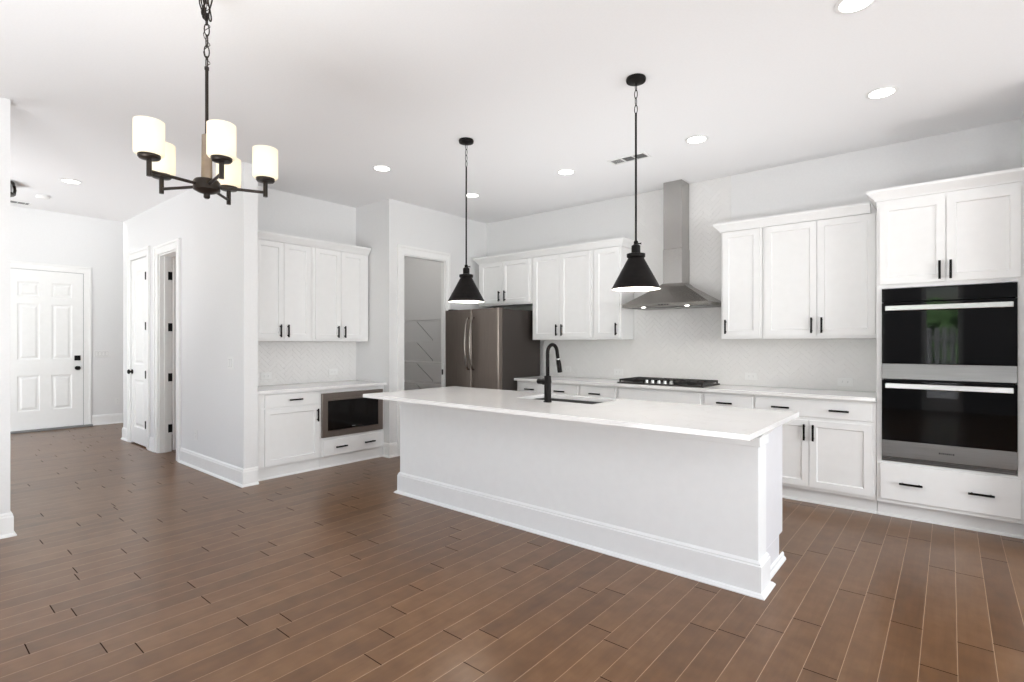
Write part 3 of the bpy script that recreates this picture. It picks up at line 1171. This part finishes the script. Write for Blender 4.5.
# island top with sink cut-out
sx0, sx1, sy0, sy1 = -2.62, -1.93, 3.20, 3.59
ox0, ox1, oy0, oy1 = -3.805, -.721, 2.603, 3.665
tp = MB()
outer = lambda z: [(ox0, oy0, z), (ox1, oy0, z), (ox1, oy1, z), (ox0, oy1, z)]
inner = lambda z: [(sx0, sy0, z), (sx1, sy0, z), (sx1, sy1, z), (sx0, sy1, z)]
vo0, vo1, vi0, vi1 = [[tp.bm.verts.new(p) for p in l] for l in (outer(.886), outer(.914), inner(.886), inner(.914))]
for i in range(4):
    j_ = (i + 1) % 4
    tp.bm.faces.new((vo0[i], vo0[j_], vo1[j_], vo1[i]))
    tp.bm.faces.new((vi0[j_], vi0[i], vi1[i], vi1[j_]))
    tp.bm.faces.new((vo1[i], vo1[j_], vi1[j_], vi1[i]))
    tp.bm.faces.new((vo0[j_], vo0[i], vi0[i], vi0[j_]))
tag(tp.build('countertop', 'quartz', None, .002), 'large white quartz slab topping the island around the sink', 'countertop', 'white quartz worktops')

sk = thing('kitchen_sink', (-2.27, 3.39, .68), 'stainless undermount single bowl sink set into the island top', 'sink')
bw = MB()
e = .012
r4 = lambda d_, z: [(sx0 - d_, sy0 - d_, z), (sx1 + d_, sy0 - d_, z), (sx1 + d_, sy1 + d_, z), (sx0 - d_, sy1 + d_, z)]
bw.loops([r4(.012, .8825), r4(.003, .8825), r4(-.004, .70), r4(-.03, .682), r4(-.031, .682)], False, True)
so = bw.build('bowl', 'sink', sk)
sm = so.modifiers.new('thickness', 'SOLIDIFY')
sm.thickness = .0015
MB().lathe([(.045, .6825), (.045, .686), (.03, .686), (.028, .683)], (-2.27, 3.42, 0), 'z', 20).build('drain', 'steel', sk, smooth='angle')

fc = thing('kitchen_faucet', (-2.255, 3.115, .914), 'tall black gooseneck pull-down faucet standing on the island', 'faucet')
px, py = -2.255, 3.115
MB().lathe([(.031, .914), (.031, .920), (.025, .924), (.025, 1.10), (.021, 1.106)], (px, py, 0), 'z', 24).build('faucet_body', 'black', fc, smooth='angle')
pts = [(px, py, 1.10), (px, py, 1.18), (px, py, 1.265)]
rr_ = .060
for i in range(1, 13):
    a = PI - i * (PI * .93) / 12
    pts.append((px + .0, py + rr_ + rr_ * math.cos(a), 1.272 + rr_ * math.sin(a)))
pts.append((px, pts[-1][1] + .012, pts[-1][2] - .055))
pe = pts[-1]
MB().tube(pts, .0135, 12).build('gooseneck_spout', 'black', fc, smooth=True)
MB().tube([pe, (pe[0], pe[1] + .003, pe[2] - .008)], .0145, 12).build('spout_ring', 'handle', fc, smooth='angle')
MB().tube([(pe[0], pe[1] + .003, pe[2] - .008), (pe[0], pe[1] + .012, pe[2] - .04), (pe[0], pe[1] + .026, pe[2] - .105)], [.0145, .018, .018], 14).build('spray_head', 'black', fc, smooth='angle')
hd = MB()
hd.lathe([(.024, .018), (.024, -.04), (.020, -.046), (.020, -.085), (.015, -.09)], (px, py, 1.062), 'x', 18)
hd.build('lever_handle', 'black', fc, smooth='angle')

# ------------------------------------------------------------------ nook: upper and base cabinets with microwave
XU, XB_ = -5.43, -5.14
FNU, FNB = FX(XU), FX(XB_)
G_NK = 'white nook cabinets'
nd_ = XU - XN - .030
t = thing('upper_cabinet', (XU, 2.71, 1.363), 'white two-door wall cabinet in the nook nearest the hall wall', 'cabinet', G_NK)
body(t, FNU, YH2 + .003, 3.071, 1.363, 2.410, nd_)
door(t, FNU, 2.44, 2.7395, 1.388, 2.404, (2.700, 1.472))
door(t, FNU, 2.7445, 3.045, 1.388, 2.404, (2.782, 1.472))
t = thing('upper_cabinet', (XU, 3.44, 1.363), 'white two-door wall cabinet in the nook above the microwave', 'cabinet', G_NK)
body(t, FNU, 3.074, 3.805, 1.363, 2.410, nd_)
door(t, FNU, 3.105, 3.4195, 1.388, 2.404, (3.378, 1.472))
door(t, FNU, 3.4245, 3.735, 1.388, 2.404, (3.466, 1.472))
cr = MB()
crown_run(cr, [(XU - .019, YH2 + .003), (XU - .019, 3.805)], 2.4115)
cro = cr.build('crown_molding', 'cab')
tag(cro, 'white crown moulding capping the nook cabinets', 'molding', 'cabinet crown mouldings')

nb_ = XB_ - XN - .030
t = thing('base_cabinet', (XB_, 2.65, 0), 'white nook base cabinet with one drawer over one door', 'cabinet', G_NK)
body(t, FNB, YH2 + .003, 2.999, .115, .848, nb_)
toe(t, FNB, YH2 + .003, 2.999, .035, nb_ - .03)
drawer(t, FNB, 2.405, 2.984, .705, .832, (2.713,))
door(t, FNB, 2.405, 2.984, .132, .690, (2.955, .585))
t = thing('microwave_cabinet', (XB_, 3.40, 0), 'white nook base cabinet holding the microwave over a shallow drawer', 'cabinet', G_NK)
cbm = MB()
cbm.fbox(FNB, 3.001, YP - .003, .115, .335, -nb_ - .019, -.019)
cbm.fbox(FNB, 3.001, YP - .003, .803, .848, -nb_ - .019, -.019)
cbm.fbox(FNB, 3.001, 3.02, .335, .803, -nb_ - .019, -.019).fbox(FNB, 3.782, YP - .003, .335, .803, -nb_ - .019, -.019)
cbm.build('cabinet_box', 'cab', t, .0015)
toe(t, FNB, 3.001, YP - .003, .035, nb_ - .03)
drawer(t, FNB, 3.028, 3.77, .128, .298, (3.236, 3.60))
mw = thing('built_in_microwave', (XB_, 3.40, .335), 'dark brown framed built-in microwave with black glass under the nook counter', 'microwave')
MB().fbox(FNB, 3.03, 3.775, .345, .795, -.40, -.016).build('microwave_body', 'gap', mw)
fm = MB()
ms = (3.011, 3.789, .330, .803)
fm.panel(FNB, *ms, [(0, -.018), (0, .006), (.003, .009), (.064, .009), (.066, .004), (.067, -.01)])
fmo = fm.build('trim_frame', 'dark_steel', mw)
MB().fbox(FNB, 3.078, 3.722, .400, .718, .0, .0075).build('glass_door', 'mw_glass', mw, .001)
MB().fbox(FNB, 3.083, 3.717, .722, .738, .0, .016).build('door_rail', 'dark_steel', mw, .003)
MB().fbox(FNB, 3.375, 3.415, .418, .424, .0075, .0079).build('maker_mark', 'slot', mw)
nc = MB().box(XN + .0095, -5.105, YH2 + .002, YP - .002, .849, .879)
tag(nc.build('countertop', 'quartz', None, .002), 'short white quartz countertop in the nook over the microwave', 'countertop', 'white quartz worktops')

# ------------------------------------------------------------------ pantry wire shelves
SH = [(1.690, 'topmost wire shelf at the back of the pantry'), (1.372, 'second wire shelf from the top in the pantry'),
      (1.055, 'third wire shelf from the top in the pantry'), (.738, 'lowest visible wire shelf in the pantry')]
shx0, shx1, shy0 = -7.05, XP - .09, 5.19
for z, lb in SH:
    t = thing('wire_shelf', ((shx0 + shx1) / 2, 5.5, z), 'white ' + lb, 'shelf', 'pantry wire shelves')
    s_ = MB()
    for y, zz in ((shy0, z), (shy0, z - .028), (shy0 + .19, z - .004), (YW - .012, z)):
        s_.tube([(shx0, y, zz), (shx1, y, zz)], .0034, 6)
    n = 60
    for i in range(n + 1):
        x = shx0 + (shx1 - shx0) * i / n
        s_.tube([(x, shy0, z - .028), (x, shy0, z + .002), (x, YW - .01, z + .002)], .0017, 4)
    s_.build('wire_deck', 'wire', t)
    for x in (-6.98, -6.20, -5.40):
        MB().tube([(x, shy0 + .004, z - .02), (x, YW - .012, z - .29), (x, YW - .006, z - .31)], .0045, 6).build('brace', 'bracket', t)

# ------------------------------------------------------------------ wall plates


def plate(name, F, a, z, wd_, hh, label, cat, gang, kind, group):
    t_ = thing(name, F(a, z, 0), label, cat, group)
    MB().fbox(F, a - wd_ / 2, a + wd_ / 2, z - hh / 2, z + hh / 2, 0, .006).build('cover_plate', 'plate', t_, .002)
    for g_ in range(gang):
        ac = a + (g_ - (gang - 1) / 2) * .046
        if kind == 'switch':
            MB().fbox(F, ac - .016, ac + .016, z - .033, z + .033, .006, .009).build('rocker', 'plate', t_, .001)
            MB().fbox(F, ac - .018, ac + .018, z - .035, z + .035, .006, .0066).build('rocker_gap', 'slot', t_)
        else:
            hz = wd_ > hh
            for s in (-1, 1):
                q = MB()
                ca, cz_ = (ac + s * .02, z) if hz else (ac, z + s * .02)
                q.fbox(F, ca - .014, ca + .014, cz_ - .014, cz_ + .014, .006, .0085)
                so_ = q.build('socket', 'plate', t_, .004)
                sl = MB()
                for d_ in (-.005, .005):
                    if hz:
                        sl.fbox(F, ca - .005, ca + .004, cz_ + d_ - .0012, cz_ + d_ + .0012, .0085, .0088)
                    else:
                        sl.fbox(F, ca + d_ - .0012, ca + d_ + .0012, cz_ - .004, cz_ + .005, .0085, .0088)
                sl.build('slots', 'slot', so_)
    return t_


FBS = FB(YW - .0093)
FNS = FX(XN + .0093)
plate('wall_outlet', FBS, -1.509, 1.015, .118, .074, 'white horizontal outlet on the backsplash just right of the cooktop', 'outlet', 1, 'outlet', 'white outlets')
plate('wall_outlet', FBS, -.718, .998, .118, .074, 'white horizontal outlet on the backsplash beside the oven tower', 'outlet', 1, 'outlet', 'white outlets')
plate('wall_outlet', FBS, -2.97, 1.005, .118, .074, 'white horizontal outlet on the backsplash left of the cooktop', 'outlet', 1, 'outlet', 'white outlets')
plate('wall_outlet', FBS, -3.69, 1.017, .118, .074, 'white horizontal outlet on the backsplash behind the faucet spout', 'outlet', 1, 'outlet', 'white outlets')
plate('wall_outlet', FNS, 2.69, .985, .118, .074, 'white outlet on the nook backsplash nearest the hall wall', 'outlet', 1, 'outlet', 'white outlets')
plate('wall_outlet', FNS, 3.50, .995, .118, .074, 'white outlet on the nook backsplash above the microwave', 'outlet', 1, 'outlet', 'white outlets')
plate('light_switch', FB(YH), -5.37, 1.15, .118, .118, 'white double light switch on the grey hall wall near its corner', 'light switch', 2, 'switch', 'white light switches')
plate('wall_outlet', FB(YH), -6.246, .352, .074, .118, 'white outlet low on the hall wall beside the open doorway', 'outlet', 1, 'outlet', 'white outlets')
plate('light_switch', FX(XF), 2.33, 1.165, .21, .118, 'wide white triple light switch right of the front door', 'light switch', 4, 'switch', 'white light switches')
plate('wall_outlet', FX(XF), 2.545, .37, .074, .118, 'white outlet low on the entry wall right of the front door', 'outlet', 1, 'outlet', 'white outlets')

# ------------------------------------------------------------------ ceiling fittings


def can(x, y, label, power=1.5, wide=False):
    t_ = thing('recessed_light', (x, y, H), label, 'recessed light', 'recessed ceiling lights')
    MB().lathe([(.072, -.001), (.092, -.001), (.092, -.005), (.076, -.008), (.072, -.006)], (x, y, H), 'z', 32, False).build('trim_ring', 'plate', t_, smooth='angle')
    MB().lathe([(.074, -.002), (.074, -.005), (.05, -.007)], (x, y, H), 'z', 32).build('lens', 'lens', t_, smooth='angle')
    d_ = bpy.data.lights.new('can_lamp', 'POINT' if wide else 'SPOT')
    d_.energy = power
    if not wide:
        d_.spot_size = R(150)
        d_.spot_blend = 1.0
    d_.shadow_soft_size = .07
    d_.color = (1, .97, .92)
    lo_ = bpy.data.objects.new('can_lamp', d_)
    COL.objects.link(lo_)
    lo_.parent = t_
    lo_.location = (0, 0, -.12 if wide else -.02)
    return t_


can(-.359, 3.104, 'round recessed ceiling light at the top right edge, nearest the camera')
can(-.355, 4.335, 'round recessed ceiling light in front of the oven tower')
can(-1.62, 4.345, 'round recessed ceiling light just right of the hood chimney')
can(-2.921, 4.344, 'round recessed ceiling light between the two black pendants')
can(-4.209, 4.339, 'round recessed ceiling light behind the far pendant rod')
can(-4.230, 3.111, 'round recessed ceiling light in front of the nook cabinets')
can(-7.072, 1.278, 'round recessed ceiling light in the hall ceiling', 2)

pl_d = bpy.data.lights.new('pantry_fill', 'POINT')  # added light without a fixture, lifting the dark pantry
pl_d.energy = 9.7
pl_d.shadow_soft_size = .07
pl_d.color = (1, .97, .92)
pl_o = bpy.data.objects.new('pantry_fill', pl_d)
COL.objects.link(pl_o)
pl_o.location = (-6.1, 4.55, 2.92)

# supply register over the kitchen aisle (three louvre banks)


def register(x0, x1, y0, y1, label, banks, z=H):
    t_ = thing('ceiling_vent', ((x0 + x1) / 2, (y0 + y1) / 2, z), label, 'vent', 'ceiling vents')
    f_ = MB()
    e_ = .02
    f_.box(x0 - e_, x1 + e_, y0 - e_, y0, z - .008, z - .0005).box(x0 - e_, x1 + e_, y1, y1 + e_, z - .008, z - .0005)
    f_.box(x0 - e_, x0, y0, y1, z - .008, z - .0005).box(x1, x1 + e_, y0, y1, z - .008, z - .0005)
    wd2 = (x1 - x0) / banks
    for i in range(1, banks):
        f_.box(x0 + wd2 * i - .006, x0 + wd2 * i + .006, y0, y1, z - .008, z - .0005)
    f_.build('frame', 'vent', t_, .001)
    MB().box(x0, x1, y0, y1, z - .0015, z - .0005).build('throat', 'vent_dark', t_)
    for i in range(banks):
        s_ = MB()
        m_ = 6
        for k_ in range(m_):
            y = y0 + (y1 - y0) * (k_ + .5) / m_
            xa, xb = x0 + wd2 * i + .007, x0 + wd2 * (i + 1) - .007
            tilt = .004 if i < banks - 1 else -.004
            s_.loops([[(xa, y - .005, z - .007 + tilt * .3), (xb, y - .005, z - .007 + tilt * .3), (xb, y - .005, z - .0062 + tilt * .3), (xa, y - .005, z - .0062 + tilt * .3)],
                      [(xa, y + .003, z - .004), (xb, y + .003, z - .004), (xb, y + .003, z - .0032), (xa, y + .003, z - .0032)]])
        s_.build('louvres', 'slot' if i else 'vent', t_)  # later banks coloured grey: shade of the turned louvres painted in
    return t_


register(-2.43, -2.10, 4.345, 4.455, 'white louvred ceiling vent behind the near pendant rod', 3)
register(-8.70, -8.56, .75, 1.16, 'dark slotted ceiling vent above the hall end near the left wall', 1)
MB_ = MB().lathe([(.065, -.001), (.065, -.02), (.055, -.032), (.02, -.036)], (-8.04, 1.20, H), 'z', 24)
tag(MB_.build('smoke_detector', 'plate', None, smooth='angle'), 'small round white smoke detector on the hall ceiling', 'smoke detector')
# lantern half hidden behind the left wall corner
lt = thing('hall_lantern', (-7.66, .74, H), 'grey metal flush ceiling lantern peeking past the left wall', 'ceiling lamp')
lx, ly = -7.630, .757
fmL = MB()
fmL.lathe([(.15, -.0005), (.16, -.012), (.16, -.030), (.148, -.032), (.148, -.012)], (lx, ly, H), 'z', 24, False)
fmL.lathe([(.148, -.118), (.160, -.120), (.155, -.140), (.13, -.146), (.12, -.140)], (lx, ly, H), 'z', 24, False)
for i in range(6):
    a = 2 * PI * i / 6 + .66
    fmL.tube([(lx + .155 * math.cos(a), ly + .155 * math.sin(a), H - .025), (lx + .163 * math.cos(a), ly + .163 * math.sin(a), H - .07), (lx + .155 * math.cos(a), ly + .155 * math.sin(a), H - .127)], .013, 8)
fmL.build('cage', 'bronze', lt, smooth='angle')
MB().lathe([(.130, -.012), (.140, -.03), (.140, -.12), (.120, -.136), (.03, -.142)], (lx, ly, H), 'z', 24).build('glass_shade', 'slot', lt, smooth='angle')

# ------------------------------------------------------------------ pendants


def chain(mb, x, y, z0, z1, lw=.009, lh=.034, r=.0022):
    n = max(1, int(round((z1 - z0) / (lh - .006))))
    st = (z1 - z0) / n
    for i in range(n):
        zc = z0 + st * (i + .5)
        pts_ = []
        hh_ = (st + .006) / 2
        for k_ in range(14):
            a = 2 * PI * k_ / 14
            u, v = lw * math.cos(a), hh_ * math.sin(a)
            pts_.append((x + u, y, zc + v) if i % 2 == 0 else (x, y + u, zc + v))
        mb.tube(pts_, r, 6, True)
    return mb


def pendant(x, y, label):
    t_ = thing('pendant_light', (x, y, 1.688), label, 'pendant light', 'black cone pendants over the island')
    c0 = (x, y, 0)
    MB().lathe([(.060, H - .001), (.063, H - .010), (.060, H - .024), (.030, H - .030), (.010, H - .034)], c0, 'z', 32).build('canopy', 'black', t_, smooth='angle')
    chain(MB(), x, y, 2.815, H - .032, .010, .055, .0026).build('chain', 'black', t_, smooth=True)
    MB().lathe([(.0065, 1.973), (.0065, 2.815)], c0, 'z', 12).build('rod', 'black', t_, smooth='angle')
    sk_ = MB()
    sk_.lathe([(.010, 1.998), (.014, 1.992), (.014, 1.976), (.028, 1.966), (.028, 1.918), (.034, 1.914)], c0, 'z', 24)
    sk_.tube([(x, y, 1.98), (x + .025, y + .012, 1.98), (x + .03, y + .0145, 1.98)], [.004, .004, .008], 8)
    sk_.build('socket', 'black', t_, smooth='angle')
    MB().lathe([(.040, 1.918), (.058, 1.914), (.058, 1.894), (.050, 1.888)], c0, 'z', 32).build('collar', 'black', t_, smooth='angle')
    MB().lathe([(.048, 1.89), (.150, 1.7), (.156, 1.688), (.153, 1.688), (.147, 1.7), (.046, 1.887)], c0, 'z', 48, True).build('shade', 'black', t_, smooth='angle')
    MB().lathe([(.1525, 1.6888), (.1463, 1.7), (.0455, 1.8855), (.02, 1.886)], c0, 'z', 48, False).build('shade_lining', 'shade_in', t_, smooth='angle')
    MB().lathe([(.013, 1.885), (.014, 1.858), (.028, 1.823), (.030, 1.803), (.022, 1.78), (.008, 1.77)], c0, 'z', 20).build('bulb', 'bulb', t_, smooth=True)
    d_ = bpy.data.lights.new('pendant_lamp', 'POINT')
    d_.energy = 9
    d_.color = (1, .95, .87)
    d_.shadow_soft_size = .03
    lo_ = bpy.data.objects.new('pendant_lamp', d_)
    COL.objects.link(lo_)
    lo_.parent = t_
    lo_.location = (0, 0, .055)
    return t_


pendant(-1.544, 3.094, 'nearer black cone pendant hanging in front of the range hood')
pendant(-3.105, 3.132, 'farther black cone pendant hanging in front of the pantry doorway')

# ------------------------------------------------------------------ chandelier
hx_, hy_ = -2.714, .993
ch = thing('chandelier', (hx_, hy_, 2.03), 'dark bronze five-arm chandelier with white opal glass shades', 'chandelier')
c0 = (hx_, hy_, 0)
MB().lathe([(.008, 2.030), (.014, 2.036), (.014, 2.052), (.034, 2.058), (.057, 2.070), (.057, 2.108), (.050, 2.118), (.02, 2.122)], c0, 'z', 32).build('hub', 'bronze', ch, smooth='angle')
MB().lathe([(.024, 2.118), (.021, 2.330), (.010, 2.336)], c0, 'z', 20).build('center_column', 'lamplit_column', ch, smooth='angle')
MB().lathe([(.0075, 2.334), (.0075, 2.640), (.010, 2.642), (.010, 2.655), (.004, 2.660)], c0, 'z', 12).build('stem', 'bronze', ch, smooth='angle')
chain(MB(), hx_, hy_, 2.652, 3.012, .011, .056, .0028).build('chain', 'bronze', ch, smooth=True)
# slack chain and cord gathered below the canopy
ex = MB()
for q, (dx, dz, s) in enumerate(((.022, 2.875, 1), (-.022, 2.885, 1), (.012, 2.87, -1), (-.030, 2.90, 1))):
    pts = []
    for i in range(20):
        a = 2 * PI * i / 20
        pts.append((hx_ + (.010 + .004 * q) * math.cos(a) * .9 + dx * .4, hy_ + dx * .5 * s + .008 * math.sin(a * 2), 2.945 + (2.945 - dz) * math.sin(a)))
    ex.tube(pts, .0034, 6, True)
ex.tube([(hx_ + .014 * math.cos(i * .9), hy_ + .014 * math.sin(i * .9), 2.66 + i * .0125) for i in range(29)], .0018, 5)
ex.build('slack_chain', 'bronze', ch, smooth=True)
MB().lathe([(.010, 3.000), (.030, 3.008), (.062, 3.018), (.066, 3.034), (.066, H - .0005)], c0, 'z', 32).build('canopy', 'bronze', ch, smooth='angle')
for aw in (25, 97, 169, 241, 313):
    # angles were measured in the view frame; turn them into the room frame
    a = R(aw + 39.78)
    ux, uy = math.cos(a), math.sin(a)
    rad = .252
    ax, ay = hx_ + ux * rad, hy_ + uy * rad
    ar = MB()
    ar.tube([(hx_ + ux * .05, hy_ + uy * .05, 2.090), (ax, ay, 2.090)], .0072, 10)
    ar.lathe([(.0105, 2.068), (.0105, 2.142)], (ax, ay, 0), 'z', 12)
    arm = ar.build('arm', 'bronze', ch, smooth='angle')
    MB().lathe([(.012, 2.139), (.038, 2.143), (.043, 2.149), (.043, 2.159), (.030, 2.161)], (ax, ay, 0), 'z', 28).build('shade_cup', 'bronze', arm, smooth='angle')
    MB().lathe([(.030, 2.1595), (.052, 2.1595), (.058, 2.168), (.058, 2.304), (.055, 2.306), (.055, 2.169), (.05, 2.163), (.030, 2.163)], (ax, ay, 0), 'z', 40, False).build('glass_shade', 'opal', arm, smooth='angle')
    d_ = bpy.data.lights.new('chandelier_lamp', 'POINT')
    d_.energy = .35
    d_.color = (1, .90, .72)
    d_.shadow_soft_size = .02
    lo_ = bpy.data.objects.new('chandelier_lamp', d_)
    COL.objects.link(lo_)
    lo_.parent = ch
    lo_.location = Vector((ax, ay, 2.225)) - ORG[ch.name]
